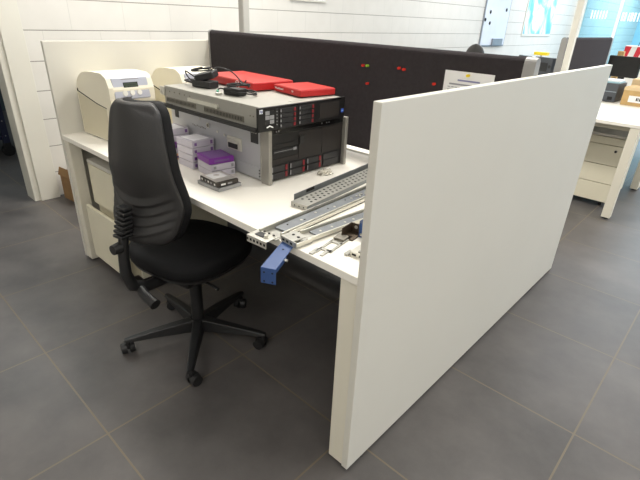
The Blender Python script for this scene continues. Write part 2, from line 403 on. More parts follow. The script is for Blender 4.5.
# backrest: shell and cushion as thick curved plates
BW=.178; BZ0,BZ1=.60,1.085
def halfw(t):   # t 0..1 bottom to top
    return BW*(.84+.16*math.sin(min(1,t/.30)*math.pi/2)) * (1-.40*max(0,(t-.25)/.75)**1.15)
def backplate(off,thick,grow,ridges,m,name,nu=36,nv=110):
    rows=[]
    def surf(u,t,side):
        # superellipse-ish outline
        te=t
        hw=halfw(t)+grow
        if t>.90: hw*= math.sqrt(max(0,1-((t-.90)/.10)**2.2))*.40+.60 if t<1 else .60
        if t<.12: hw*= .62+.38*math.sqrt(max(0,1-((.12-t)/.12)**2.2))
        x=u*hw
        z=BZ0-grow+(BZ1-BZ0+2*grow)*t
        y=-.268 + .050*t + .05*(u*u)*(.8) + .03*math.sin(t*math.pi*.9)*-1*0 + .035*math.exp(-((t-.28)/.2)**2)
        e=max(0,1-abs(u)**3.5)*max(0,1-abs(2*t-1)**7)
        if side: y+= off+thick*(.45+.55*math.sqrt(e))
        else:
            y+= off-.020*math.sqrt(e)-.004
            if ridges:
                tt=t-.11*u*u
                if .06<tt<.34 and abs(u)<.9:
                    ph=(tt-.06)/.07%1
                    y-= .008*(1-abs(u)**6)*min(1,(1-ph)*1.25)*min(1,ph*6)
        return T((x,y,z))
    vs=[];fs=[]
    for side in (0,1):
        for j in range(nv+1):
            for i in range(nu+1):
                vs.append(surf(-1+2*i/nu,j/nv,side))
    N=(nu+1)*(nv+1); idx=lambda s,i,j:s*N+j*(nu+1)+i
    for j in range(nv):
        for i in range(nu):
            fs.append((idx(0,i,j),idx(0,i+1,j),idx(0,i+1,j+1),idx(0,i,j+1))); fs.append((idx(1,i,j),idx(1,i,j+1),idx(1,i+1,j+1),idx(1,i+1,j)))
    for j in range(nv):
        for i in (0,nu): fs.append((idx(0,i,j),idx(0,i,j+1),idx(1,i,j+1),idx(1,i,j)))
    for i in range(nu):
        for j in (0,nv): fs.append((idx(0,i,j),idx(1,i,j),idx(1,i+1,j),idx(0,i+1,j)))
    b=MB(m); b.add(vs,fs,0,True); return b.build(name,CH)
backplate(0,.016,0,True,blk_shell,'backrest_shell')
backplate(.020,.050,.000,False,blk_fabric,'backrest_cushion')
# back bar with bellows and knob
sp=MB(blk); pts=[(0,-.05,.395),(0,-.16,.392),(0,-.24,.40),(0,-.295,.43),(0,-.315,.49),(0,-.312,.57),(0,-.295,.67)]
sp.tube([T(p) for p in pts],[.022,.022,.022,.022,.021,.019,.016],n=12); sp.build('back_bar',CH)
bl=MB(blk)
for k in range(7):
    z=.635+k*.016; bl.box((-.024,-.326+k*.005,z),(.024,-.275+k*.002,z+.011))
for v in range(len(bl.v)): bl.v[v]=tuple(T(bl.v[v]))
bl.build('bellows',CH,bevel=.003)
MB(blk).cyl(T((-.0,-.32,.60)),T((0,-.350,.60)),.021,.018,n=16).cyl(T((0,-.3,.60)),T((0,-.325,.60)),.012,n=12).build('adjuster_knob',CH,bevel=.003)
MB(blk).tube([T((-.0,-.27,.415)),T((.04,-.285,.405)),T((.11,-.29,.385))],[.016,.019,.021],n=12).build('tilt_lever',CH)
MB(blk).tube([T((.08,-.05,.37)),T((.17,-.06,.372)),T((.20,-.06,.365))],[.006,.006,.007],n=8).build('height_lever',CH)
# gas column
MB(blk).cyl((0,0,.10),(0,0,.25),.027).cyl((0,0,.25),(0,0,.36),.027,.032).cyl((0,0,.06),(0,0,.115),.045,.035).build('gas_column',CH,bevel=.002)
for k in range(5):
    a=R(-40+72*k); dx,dy=math.cos(a),math.sin(a); L=.305
    r=[]
    for tt,hw,z0,z1 in ((.02,.028,.055,.115),(.10,.026,.062,.108),(.2,.022,.068,.098),(.29,.017,.068,.086),(.315,.013,.068,.082)):
        px,py=dx*tt,dy*tt
        r.append([(px-dy*hw,py+dx*hw,z0),(px+dy*hw,py-dx*hw,z0),(px+dy*hw*.7,py-dx*hw*.7,z1),(px-dy*hw*.7,py+dx*hw*.7,z1)])
    lg=MB(blk).sweep_rings(r,sm=False).build('base_leg',CH,bevel=.004)
    cx,cy=dx*L,dy*L; ca=a+R(40+k*37); wx,wy=math.cos(ca),math.sin(ca)   # wheel axle direction
    c=MB(blk)
    ox,oy=-wy*.015,wx*.015
    for s in (-1,1):
        c.cyl((cx+ox+wx*.006*s,cy+oy+wy*.006*s,.026),(cx+ox+wx*.027*s,cy+oy+wy*.027*s,.026),.026,.023,n=22)
    c.cyl((cx,cy,.03),(cx,cy,.072),.008,n=10); c.box((cx+ox-.012,cy+oy-.012,.03),(cx+ox+.012,cy+oy+.012,.056),rot=(0,0,ca))
    c.build('caster',lg,bevel=.002)

# ------------------------------------------------------------------ servers (front faces +x)
def drive_cell(b,x,y0,y1,z0,z1,red=.15):
    # one hot-swap carrier on a +x face; material 0 caddy, 1 red, 2 grey
    g=.0015
    b.box((x,y0+g,z0+g),(x+.004,y1-g,z1-g),0)
    b.box((x+.004,y1-(y1-y0)*red,z0+g*2),(x+.0065,y1-g*2,z1-g*2),1)
    b.box((x+.004,y0+.002,z0+.004),(x+.0052,y0+.007,z1-.004),2)
# lower 5U unit: origin at front-left-bottom corner of body
LS=thing('rack_server','tall silver and black rack server standing on the desk, bottom of the pair','server',(-.735,.312,ZD))
W=.445; H=.219; D=.70
MB(steel).box((-D,0,.004),(-.012,W,H)).build('chassis',LS,bevel=.002)
MB(blk).box((-.68,.02,0),(-.03,.05,.004)).build('foot',LS); MB(blk).box((-.68,W-.05,0),(-.03,W-.02,.004)).build('foot',LS)
MB(steel).box((-.30,-.0035,.006),(-.02,0,.058)).build('side_plate',LS)
sd=MB([steel,steel_dk,blk,galvl])
for x in (-.05,-.035):
    for z in (.02,.032,.045): sd.cyl((x,-.0036,z),(x,-.0065,z),.003,m=2,n=10)
for q0,q1 in (((-.665,-.002,.160),(-.635,0,.205)),((-.105,-.002,.150),(-.06,0,.203))): MB(blk).box(q0,q1).build('label_sticker',LS)
for (x,z) in ((-.095,.19),(-.083,.19),(-.071,.19),(-.655,.192),(-.645,.192)): sd.box((x-.003,-.0028,z),(x+.003,-.002,z+.003),3)
for (x,z,r) in ((-.40,.165,.012),(-.40,.165,.007),(-.33,.15,.006),(-.28,.145,.006),(-.46,.185,.004)): sd.cyl((x,-.001-(.012-r)*.15,z),(x,-.003-(.012-r)*.15,z),r,m=3 if r!=.007 else 1,n=16)
for k in range(9): sd.cyl((-.52+k*.012,-.0002,.15-.002*(k%3)),(-.52+k*.012,-.0012,.15-.002*(k%3)),.003,m=1,n=8)
build_each(sd,'side_rivet',LS)
la=MB([galvl,blk]).box((-.255,-.008,.098),(-.165,0,.150),0).box((-.245,-.012,.104),(-.185,-.007,.124),1).tube([(-.25,-.014,.140),(-.20,-.018,.142),(-.175,-.012,.132)],.0022,m=0).build('side_latch',LS,bevel=.002)
bz=MB([bezel,bezel2,blkgloss,greym]); bz.box((-.012,.002,.008),(.0,W-.002,H),0)
bz.box((.0,.01,H-.026),(.002,W-.01,H-.004),2)
bz.box((0,.01,.098),(.0025,W*.36,.155),0); bz.box((0,W*.37,.075),(.002,W*.68,H-.032),1); bz.box((0,W*.69,.075),(.002,W-.01,H-.032),1)
bz.box((0,.01,.075),(.002,W*.36,.096),1)
for y in (.04,.052,.30,.33,.345): bz.cyl((.002,y,H-.014),(.0035,y,H-.014),.003,m=3,n=10)
bz.build('front_bezel',LS,bevel=.0015)
od=MB([caddy,greym,bezel]); od.box((.0025,.02,.118),(.006,.155,.134),0); od.box((.006,.025,.1235),(.0065,.135,.1255),1); od.box((.006,.128,.12),(.009,.145,.131),1); od.box((.0025,.165,.135),(.005,.195,.172),2)
od.box((.003,.17,.14),(.006,.19,.168),0); od.build('optical_drive',LS,bevel=.0008)
y=.012
for c in range(4):
    wd=.088
    for r_ in range(2):
        b=MB([caddy,red_lat,greym])
        if c<3: drive_cell(b,.0,y,y+wd,.012+r_*.029,.040+r_*.029)
        else: b.box((0,y+.002,.013+r_*.029),(.003,y+wd+.02,.040+r_*.029),0)
        b.build('drive_carrier' if c<3 else 'drive_blank',LS,bevel=.0006)
    y+=wd+.013
for yy,sg in ((-.006,1),(W+.004,-1)):
    e=MB([nickel,galvl]); e.box((-.03,yy-.012,.012),(-.024,yy+.012,H-.002),0)
    e.box((-.028,yy-.009,-.0),(.020,yy+.009,.217),0); 
    e.build('rack_handle',LS,bevel=.008,seg=4)
# upper 2U unit
TS=thing('rack_server','flat grey-lidded two-unit rack server lying on top of the taller server','server',(-.70,.249,ZD+.224))
D2=.668; H2=.087
MB(steel_top).box((-D2,0,.0),(-.006,W,H2)).build('chassis',TS,bevel=.002)
ld=MB([steel_top,steel_dk,greym]); ld.box((-D2+.005,-.0015,H2-.012),(-.12,0,H2-.001),0); ld.box((-.62,.12,H2),(-.57,.20,H2+.0006),1)
ld.box((-.05,.18,H2),(-.03,.24,H2+.001),0); ld.build('lid_seam',TS)
sd=MB([steel_dk,steel,galvl,shadowgap])
v1=MB([steel_dk,shadowgap]).box((-.36,-.0022,.018),(-.10,0,.040),0); v2=MB([steel_dk,shadowgap]).box((-.65,-.0022,.020),(-.42,0,.040),0)
for k in range(26): v1.box((-.355+k*.0097,-.0026,.022),(-.351+k*.0097,-.002,.036),1)
for k in range(21): v2.box((-.645+k*.0105,-.0026,.024),(-.641+k*.0105,-.002,.036),1)
v1.build('vent_grille',TS); v2.build('vent_grille',TS)
MB(galvl).box((-.47,-.008,.046),(-.27,0,.060)).cyl((-.265,-.009,.053),(-.265,0,.053),.009).build('lid_catch',TS)
for k in range(6): sd.cyl((-.66+k*.04,-.001,.066),(-.66+k*.04,0-.0025,.066),.003,m=0,n=8)
for k in range(2): sd.cyl((-.06+k*.018,-.001,.05),(-.06+k*.018,-.003,.05),.003,m=0,n=8)
build_each(sd,'side_rivet',TS)
MB(blk).box((-.715,-.020,-.003),(-.012,-.001,.010)).box((-.71,-.016,.010),(-.60,-.002,.012)).build('slide_rail',TS,bevel=.002)
MB(galvl).box((-.69,-.010,.045),(-.655,-.001,.082)).cyl((-.675,-.014,.066),(-.675,-.008,.066),.006).build('rear_bracket',TS,bevel=.002)
bz=MB([bezel,blkgloss,bezel2,greym]); bz.box((-.006,-.018,0),(.004,W+.018,H2),0)
bz.box((.004,.305,.014),(.006,.425,.070),2); bz.box((.004,.305,.070),(.0055,.425,.0735),2)
bz.box((.004,.008,H2-.006),(.005,W-.008,H2-.002),1)
bz.build('front_bezel',TS,bevel=.0015)
yl=[.07,.165]
for c,y in enumerate((.085,.185)):
    for r_ in range(4):
        b=MB([caddy,red_lat,greym]); drive_cell(b,.004,y,y+.084,.004+r_*.0185,.0220+r_*.0185); b.build('drive_carrier',TS,bevel=.0005)
cp=MB([caddy,greym,bezel,whitep])
for i in range(2):
    for j in range(3): cp.box((.004,.016+i*.022,.026+j*.0165),(.0052,.036+i*.022,.040+j*.0165),1 if (i+j)%3 else 0)
cp.box((.004,.064,.012),(.0062,.078,.078),0)
for k in range(5): cp.cyl((.0062,.071,.02+k*.012),(.0072,.071,.02+k*.012),.002,m=1,n=8)
cp.tube([(.007,.02,.014),(.008,.034,.019),(.007,.05,.012)],.0025,m=3,n=6); cp.build('status_panel',TS)
MB([mat('logo_pale',(225,228,232),.4)]).box((.004,-.012,.066),(.0046,.004,.081)).build('logo_plate',TS,bevel=.0003)
text_mesh('hp',.014,mat('logo_blue',(30,60,140),.4),'logo_letters',TS,(.005,-.004,.0745),(R(90),0,R(90)))
text_mesh('intel',.007,mat('logo_light_blue',(150,190,240),.4),'badge_letters',TS,(.0045,W+.004,.032),(R(90),0,R(90)))
MB(mat('badge_blue',(60,90,180),.4)).box((.004,W-.004,.024),(.0043,W+.012,.040)).build('processor_badge',TS)

# red appliances on the lid
ZT=ZD+.224+H2+.0012
def redunit(label,loc,rz,sx,sy,h):
    t=thing('network_appliance',label,'appliance',loc,rz)
    b=MB([redbox,redboxt]); b.box((-sx/2,-sy/2,.003),(sx/2,sy/2,h)).build('case',t,bevel=.004)
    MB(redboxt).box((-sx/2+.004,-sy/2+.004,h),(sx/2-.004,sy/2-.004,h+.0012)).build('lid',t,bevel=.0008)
    for a in (-1,1):
        for c in (-1,1): MB(blk).cyl((a*(sx/2-.02),c*(sy/2-.02),0),(a*(sx/2-.02),c*(sy/2-.02),.003),.008).build('foot',t)
    return t
RB=redunit('large red network appliance with a white round logo, behind the power adapters',(-1.185,.578,ZT),R(-4),.40,.225,.036)
lg=MB([whitep,redbox]);
lg.cyl((.085,-.113,.019),(.085,-.1137,.019),.0165,m=0,n=28).cyl((.085,-.1137,.019),(.085,-.1141,.019),.0135,m=1,n=28)
lg.cyl((.117,-.113,.026),(.117,-.114,.026),.007,m=0,n=16); lg.build('logo_disc',RB)
text_mesh('W',.026,whitep,'logo_letters',RB,(.085,-.1147,.019),(R(90),0,0))
R2=redunit('small red network appliance at the front corner of the upper server lid',(-.853,.622,ZT),R(-9),.20,.185,.030)
text_mesh('WatchGuard',.012,whitep,'logo_letters',R2,(-.055,-.0935,.018),(R(90),0,0))
text_mesh('W',.012,whitep,'logo_letters',R2,(.045,-.0935,.018),(R(90),0,0))

def adapter(label,loc,rz,boxes,cables):
    t=thing('power_adapter',label,'power adapter',loc,rz)
    for lo,hi,rt in boxes: MB(blk).box(lo,hi,0,rt).build('body',t,bevel=.005,seg=3)
    for pts,r in cables: 
        cu=[];
        P=[Vector(p) for p in pts]
        for i in range(len(P)-1):
            a=P[max(i-1,0)];b=P[i];c=P[i+1];dd=P[min(i+2,len(P)-1)]
            for k in range(6):
                s=k/6; cu.append(.5*((2*b)+(c-a)*s+(2*a-5*b+4*c-dd)*s*s+(3*b-a-3*c+dd)*s**3))
        cu.append(P[-1]); MB(blk).tube(cu,r,n=8).build('cable',t)
    return t
def coil(cx,cy,cz,rx,ry,n,seed,tilt=.0):
    rnd=random.Random(seed); pts=[]
    for i in range(n*8):
        a=2*math.pi*i/8; pts.append((cx+rx*math.cos(a)*(1+rnd.uniform(-.15,.15)),cy+ry*math.sin(a)*(1+rnd.uniform(-.15,.15)),cz+i/(n*8)*.012+rnd.uniform(0,.006)+tilt*math.cos(a)))
    return pts
A1=adapter('black power adapter with the tallest cable tangle, left of the red boxes',(-1.215,.365,ZT),R(8),
   [((-.055,-.03,.0),(.055,.03,.030),None),((-.045,-.02,.033),(.045,.04,.062),(R(8),R(-14),R(20)))],
   [(coil(-.03,.01,.062,.05,.035,2,3,.01),.0032),(coil(-.1,.02,.005,.04,.03,2,5),.003),
    ([(.02,.0,.07),(.06,.03,.085),(.12,.05,.07),(.17,.06,.03),(.2,.05,.045)],.0028),([(-.05,0,.03),(-.10,-.02,.06),(-.12,.02,.02),(-.08,.06,.004)],.003)])
A2=adapter('black power adapter with a coiled cable, at the middle of the upper server lid',(-.975,.345,ZT),R(12),
   [((-.042,-.026,.0),(.042,.026,.028),None)],
   [(coil(.01,.01,.030,.052,.034,2,9,.006),.0032),(coil(.03,.015,.004,.058,.045,2,14),.0032),([(-.04,0,.012),(-.07,-.01,.02),(-.075,-.03,.006),(-.05,-.045,.005)],.003)])
MB([galvl,mat('plug_green',(60,150,120),.4)]).cyl((-.055,-.052,.006),(-.03,-.05,.006),.0055,n=12,m=0).cyl((-.06,-.036,.008),(-.07,-.028,.012),.005,n=12,m=1).build('plug_tip',A2)

# ------------------------------------------------------------------ tape cases, drive
def case(label,loc,rz,h=.027,inner=None,m=casegl,group='tape cases stacked beside the servers'):
    t=thing('tape_case',label,'case',loc,rz,group); a=.059;b=.056
    if m is casegl:
        MB(m).box((-a,-b,0),(a,b,h-.001)).build('shell',t,bevel=.003)
        MB(mat('case_label',(238,236,240),.5)).box((-a*.8,-b*.72,h-.001),(a*.8,b*.72,h-.0004)).build('lid_label',t)
        for lo,hi in (((a-.001,-b*.8,h*.3),(a+.0012,-b*.6,h*.7)),((a-.001,b*.65,h*.25),(a+.0012,b*.85,h*.75))):
            if inner: MB(inner).box(lo,hi).build('side_clip',t)
    else:
        MB(m).box((-a,-b,0),(a,b,h-.001)).build('shell',t,bevel=.003)
        MB(purpled).box((-a+.008,-b+.01,h-.001),(a-.008,b-.01,h)).box((a,-b*.6,h*.3),(a+.001,b*.6,h*.65)).build('ridge',t,bevel=.0004)
    return t
z=ZD
nm=['topmost clear tape case of the tallest front stack beside the server','second clear tape case from the top of the tallest front stack','third clear tape case from the top of the tallest front stack','lowest clear tape case of the tallest front stack, on the desk']
for k in range(4): case(nm[3-k],(-1.142,.245,z+.0305*k),R(random.uniform(-2,2)),.0302,purpled if k!=1 else purple)
nm=['clear tape case at the bottom of the purple-topped stack','clear tape case directly below the purple cartridge box','purple cartridge box on top of the shorter front stack']
case(nm[0],(-.990,.243,z),R(-6),.0275,greym); case(nm[1],(-.990,.243,z+.0278),R(-6),.0275,greym); case(nm[2],(-.990,.240,z+.0556),R(-9),.026,None,purple)
o1=mat('case_orange',(230,178,136),.4,var=.05)
case('orange tape case at the bottom of the stack behind the chair back',(-1.315,.232,z),0,.0275,None,o1)
case('clear tape case second from the bottom of the stack behind the chair back',(-1.315,.232,z+.0278),0,.0275,orange)
case('purple tape case in the middle of the stack behind the chair back',(-1.312,.235,z+.0556),R(3),.0275,None,purple)
case('clear tape case second from the top of the stack behind the chair back',(-1.315,.232,z+.0834),0,.0275,purpled)
case('clear tape case on top of the stack behind the chair back',(-1.315,.232,z+.1112),R(-2),.0275,purpled)
TR=thing('drive_tray','small clear plastic tray under the bare hard drive','tray',(-.853,.158,ZD),R(2))
MB(tray).box((-.068,-.054,0),(.068,.054,.003)).build('base',TR,bevel=.001)
rim=MB(tray)
for lo,hi in (((-.068,-.054,.003),(.068,-.050,.015)),((-.068,.050,.003),(.068,.054,.015)),((-.068,-.05,.003),(-.064,.05,.015)),((.064,-.05,.003),(.068,.05,.015))): rim.box(lo,hi)
rim.build('rim',TR)
HD=thing('hard_drive','bare hard drive with a silver top lying on the clear tray','hard drive',(-.853,.158,ZD+.0155),R(-3))
MB(pcb).box((-.06,-.049,0),(.06,.049,.018)).build('body',HD,bevel=.002)
MB([galvl,whitep]).box((-.057,-.046,.018),(.050,.046,.0195),0).box((-.045,-.035,.0195),(.015,.03,.0198),1).cyl((-.02,0,.0195),(-.02,0,.0205),.012).build('cover',HD,bevel=.0006)
for k,x in enumerate((-.045,-.02,.0,.02,.045)): MB([whitep,greym][k%2]).box((x-.004,-.0498,.005),(x+.004,-.049,.012)).build('connector',HD)
MB(whitep).box((.06,-.03,.004),(.0606,-.01,.011)).build('connector',HD); MB(greym).box((.06,.0,.004),(.0606,.02,.011)).build('connector',HD)
# crumpled scrap by the server
bmv=bmesh.new(); bmesh.ops.create_icosphere(bmv,subdivisions=3,radius=.032)
rnd=random.Random(4)
for v in bmv.verts:
    s=rnd.uniform(.65,1.15); v.co=Vector((v.co.x*s*.85,v.co.y*s*1.25,max(-.002,v.co.z*s*.7)+.002))
me=bpy.data.meshes.new('plastic_scrap'); bmv.to_mesh(me); bmv.free(); me.materials.append(bag)
o=bpy.data.objects.new('plastic_scrap',me); col.objects.link(o); o.location=(-.675,.585,ZD+.001); tag(o,'crumpled grey plastic scrap on the desk in front of the tall server','scrap')

# ------------------------------------------------------------------ rack rails on the desk
def yrot(a,b): return math.atan2(-(b[0]-a[0]),(b[1]-a[1]))   # local +y along a->b
# perforated channel
a=(-.470,.222); b=(-.535,.75); rz=yrot(a,b); L=.70
C1=thing('rack_rail','perforated steel channel with an upright flange, nearest the server of the rails','rail',(a[0],a[1],ZD),rz,'steel rack rails on the desk')
c=MB([galv,shadowgap,galv2]); w2=.036
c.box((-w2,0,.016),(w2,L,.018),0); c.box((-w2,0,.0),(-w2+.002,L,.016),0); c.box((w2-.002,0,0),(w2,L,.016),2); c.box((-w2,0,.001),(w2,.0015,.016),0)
n_=24
for k in range(n_):
    yy=.045+k*.027
    for xx in (-.020,.0,.020):
        o_=.0135 if xx==0 else 0
        c.cyl((xx,yy+o_,.0180),(xx,yy+o_,.0184),.0052,n=12,m=1)
for xx in (-.02,0,.02): c.cyl((xx,.0,.008),(xx,-.0006,.008),.003,n=8,m=1)
c.build('channel',C1)
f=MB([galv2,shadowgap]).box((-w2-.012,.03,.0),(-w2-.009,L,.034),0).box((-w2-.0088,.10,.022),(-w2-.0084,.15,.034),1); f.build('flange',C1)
# long slide rail
a=(-.364,-.048); b=(-.400,.55); rz=yrot(a,b); L=.88
C2=thing('rack_rail','long steel slide rail overhanging the desk edge, in the middle of the rails','rail',(a[0],a[1],ZD),rz,'steel rack rails on the desk')
c=MB([galv,galv2,galvl,shadowgap]); w2=.033
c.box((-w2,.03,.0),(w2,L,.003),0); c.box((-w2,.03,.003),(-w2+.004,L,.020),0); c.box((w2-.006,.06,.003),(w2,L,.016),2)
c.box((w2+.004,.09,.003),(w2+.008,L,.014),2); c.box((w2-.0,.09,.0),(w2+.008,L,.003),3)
c.build('outer_slide',C2,bevel=.0008)
c=MB([galv2,galvl,shadowgap]); c.box((-w2+.008,.09,.003),(w2-.012,L,.010),0)
for k,yy in enumerate((.13,.19,.2,.27,.33,.36,.44,.47,.53,.60)):
    c.cyl((-.008+.006*(k%3),yy,.010),(-.008+.006*(k%3),yy,.0112),.0045 if k%2 else .003,n=12,m=1 if k%2 else 2)
for k in range(14): c.cyl((.0+.008*math.sin(k*1.9),.5+k*.012,.010),(.0+.008*math.sin(k*1.9),.5+k*.012,.0122),.0045,n=10,m=1)
c.build('inner_slide',C2,bevel=.0006)
c=MB([galvl,shadowgap,blk]); c.box((-.044,-.012,-.010),(.038,-.009,.013),0); c.box((-.044,-.009,.011),(.038,.04,.0130),0); c.box((-.026,.004,.013),(.008,.028,.015),2)
for k in range(6): c.box((-.045+k*.0145,-.0126,-.003),(-.037+k*.0145,-.012,.005),1)
for k in range(4): c.cyl((-.035+k*.02,.035,.0155),(-.035+k*.02,.035,.0168),.004,n=10,m=1)
c.cyl((.016,.012,.0155),(.016,.012,.022),.006,n=12,m=0); c.build('end_bracket',C2,bevel=.0006)
# inner slide with bright edges
a=(-.283,.015); b=(-.262,.31); rz=yrot(a,b); L=.62
C3=thing('rack_rail','steel inner rail with bright edges, closest to the foreground panel','rail',(a[0],a[1],ZD+.003),rz,'steel rack rails on the desk')
c=MB([galv,galvl,galv2]); w2=.030
c.box((-w2,.03,.0),(w2,L,.003),0); c.box((-w2,.05,.003),(-w2+.005,L,.016),1); c.box((w2-.005,.03,.003),(w2,L,.016),1); c.box((-w2+.01,.08,.003),(w2-.014,L,.008),2)
for yy in (.11,.16,.22,.26): c.cyl((0,yy,.008),(0,yy,.009),.004,n=10,m=1)
c.build('slide',C3,bevel=.0008)
c=MB([galv,shadowgap,galvl]); c.box((-.035,-.02,.0),(.035,.045,.002),0); c.box((-.035,-.02,.002),(.035,-.017,.018),0); c.box((-.035,-.017,.016),(.02,.035,.018),0); c.box((.03,-.02,.002),(.033,.045,.014),2)
for k in range(3): c.box((-.028+k*.018,-.0206,.005),(-.018+k*.018,-.02,.012),1)
c.cyl((-.015,.012,.018),(-.015,.012,.019),.005,n=10,m=1).cyl((.008,.012,.018),(.008,.012,.019),.005,n=10,m=1); c.build('end_bracket',C3,bevel=.0006)
# blue hanging bracket
BB=thing('blue_bracket','blue bent metal bracket sticking out over the desk edge','bracket',(-.272,-.038,ZD+.0004),R(27))
b_=MB([blue,shadowgap]); b_.box((-.022,-.115,.0),(.022,.085,.002),0); b_.box((-.022,-.115,-.047),(.022,-.113,.0),0); b_.box((.020,-.11,-.012),(.022,-.03,.0),0)
for (x,z) in ((-.012,-.040),(.012,-.040),(-.012,-.012),(.012,-.012)): b_.cyl((x,-.1151,z),(x,-.1158,z),.0028,n=10,m=1)
b_.cyl((0,.002,.002),(0,.002,.0026),.003,n=10,m=1)
b_.build('plate',BB,bevel=.0008)
MB(galvl).cyl((.03,-.045,-.006),(.018,-.045,-.006),.0035,n=10).build('screw',BB)
# second blue bracket, standing by the panel
B2=thing('blue_bracket','blue metal bracket standing on the desk beside the foreground panel','bracket',(-.155,.20,ZD),R(8))
MB([blue,shadowgap]).box((-.025,0,.0),(.045,.002,.048),0).box((-.025,0,.0),(-.023,.05,.055),0).cyl((-.005,-.0005,.03),(-.005,.0,.03),.004,m=1,n=10).cyl((.02,-.0005,.03),(.02,.0,.03),.004,m=1,n=10).build('plate',B2,bevel=.001)
MB(galvl).cyl((-.016,-.004,.012),(-.016,0,.012),.004,n=10).build('screw',B2)
# flat latch plate (ladder-shaped)
LP=thing('latch_plate','flat steel latch plate with square cutouts near the front desk edge','bracket',(-.182,.028,ZD),R(10))
c=MB([galv])
for lo,hi in (((-.022,0,0),(-.014,.15,.004)),((.012,0.02,0),(.020,.15,.004)),((-.022,.02,0),(.02,.032,.004)),((-.022,.08,0),(.02,.092,.004)),((-.022,.138,0),(.02,.15,.004)),((-.03,-.02,0),(-.016,.022,.004)),((.002,-.012,0),(.012,.03,.004))): c.box(lo,hi)
c.build('frame',LP,bevel=.0008)
MB([steel_dk,galvl]).box((-.02,.10,.004),(.015,.135,.010),0).build('slider',LP)
# dark clip
DC=thing('rail_clip','dark brown metal clip between the inner rail and the blue bracket','clip',(-.192,.155,ZD),R(10))
MB([mat('brown_steel',(92,80,66),.4,metal=.6),galvl]).box((-.02,0,0),(.02,.06,.004),0).box((-.02,0,.004),(-.017,.06,.034),0).box((-.017,.057,.004),(.02,.06,.034),0).cyl((0,.056,.022),(0,.0565,.022),.006,m=1,n=12).build('plate',DC,bevel=.001)
# plain cable clip near panel
PC=thing('latch_block','pale steel latch block touching the foreground panel','bracket',(-.095,.105,ZD),R(6))
MB([galvl,shadowgap]).box((-.028,-.02,0),(.03,.055,.014),0).box((-.02,-.0206,.004),(-.006,-.02,.010),1).box((.004,-.0206,.004),(.016,-.02,.010),1).build('body',PC,bevel=.002)
MB(galv).box((-.04,-.03,.0),(-.028,.0,.008)).box((-.005,-.012,.014),(.02,.03,.018)).build('hook',PC,bevel=.001)

# ------------------------------------------------------------------ label printers (front faces +x)
def printer(label,loc,rz=0):
    t=thing('label_printer',label,'printer',loc,rz,'cream label printers')
    w=.232; d_=.36; h=.322
    side=[(-d_,0),( -.02,0),(-.02,.18),(.0,.19),(.0,.255),(-.022,.306),(-.06,h),(-.16,h+.002),(-.20,h-.001)]+[(-.20-.16*math.sin(R(q)),.215+.106*math.cos(R(q))) for q in (15,30,45,60,75,90)]
    # body in a profile extruded across y
    MB(cream).prism([(x,z+.006) for x,z in side],'y',0,w).build('body',t,bevel=.012,seg=3)
    q=MB([creamd,shadowgap]); 
    # cover seam on the -y side: diagonal dark line and a bellied door
    q.prism([(-d_+.004,.225),(-d_+.006,.218),(-.15,.178),(-.055,.168),(-.055,.172),(-.15,.183)],'y',-.0008,.0,1)
    q.cyl((-d_+.012,-.001,.228),(-d_+.012,.0,.228),.006,n=12,m=1)
    q.build('cover_seam',t)
    MB(creamd).prism([(-d_+.012,.012),(-.06,.012),(-.06,.165),(-.15,.176),(-d_+.012,.212)],'y',-.0012,0).build('side_door',t,bevel=.0006)
    # shoulder ridge between cover and front hood
    MB(cream).prism([(x+.004,z+.010) for x,z in ((-.10,.20),(-.02,.20),(.0,.205),(.0,.262),(-.022,.306),(-.06,h),(-.10,h))],'y',-.004,.018).build('hood_rib',t,bevel=.006,seg=3)
    # control panel on the slanted front
    a=Vector((.002,0,.212)); b=Vector((-.024,0,.315)); dz=(b-a).normalized(); nrm=Vector((dz.z,0,-dz.x))
    def quad(mb,u0,u1,v0,v1,th,m):
        P=lambda u,v,e:(a+dz*v+nrm*e+Vector((0,u,0)))
        vs=[P(u0,v0,0),P(u1,v0,0),P(u1,v1,0),P(u0,v1,0),P(u0,v0,th),P(u1,v0,th),P(u1,v1,th),P(u0,v1,th)]
        mb.add(vs,[(0,3,2,1),(4,5,6,7),(0,1,5,4),(1,2,6,5),(2,3,7,6),(3,0,4,7)],m)
    cp=MB(silverp); quad(cp,.022,.205,.002,.104,.008,0); cp=cp.build('control_panel',t,bevel=.004)
    l_=MB([lcd,shadowgap,greym]); quad(l_,.075,.150,.056,.080,.0088,1); quad(l_,.08,.145,.060,.076,.0092,0)
    for k in range(7): quad(l_,.084+k*.008,.089+k*.008,.065,.071,.0095,1)
    quad(l_,.07,.16,.092,.097,.0086,2); quad(l_,.07,.09,.048,.052,.0086,2); quad(l_,.14,.16,.048,.052,.0086,2); l_.build('display',cp)
    for u in (.075,.112,.149):
        bt=MB(mat('button_cream',(226,224,214),.4)); c0=a+dz*.030+nrm*.007+Vector((0,u,0)); bt.cyl(c0,c0+nrm*.006,.013,.012,n=18); bt.build('button',cp,bevel=.001)
    s=MB([blk,shadowgap,creamd]); s.box((-.0195,.07,.120),(-.012,.235,.172),1); s.box((-.02,.09,.165),(.012,.245,.172),0); s.box((-.02,.08,.118),(.004,.2,.126),0)
    s.build('label_slot',t,bevel=.001)
    vt=MB([creamd])
    for k in range(4): vt.box((-.03-.0,w,.22+k*.014),(-.06,w+.0012,.228+k*.014),0)
    vt.build('side_vents',t)
    for x in (-d_+.04,-.05):
        for y in (.04,w-.04): MB(blk).cyl((x,y,0),(x,y,.007),.012,n=12).build('foot',t)
    return t
printer('cream label printer directly behind the chair back, nearer of the two',(-1.645,.122,ZD),R(2))
printer('cream label printer partly hidden by the servers, farther of the two',(-1.65,.515,ZD),R(-2))

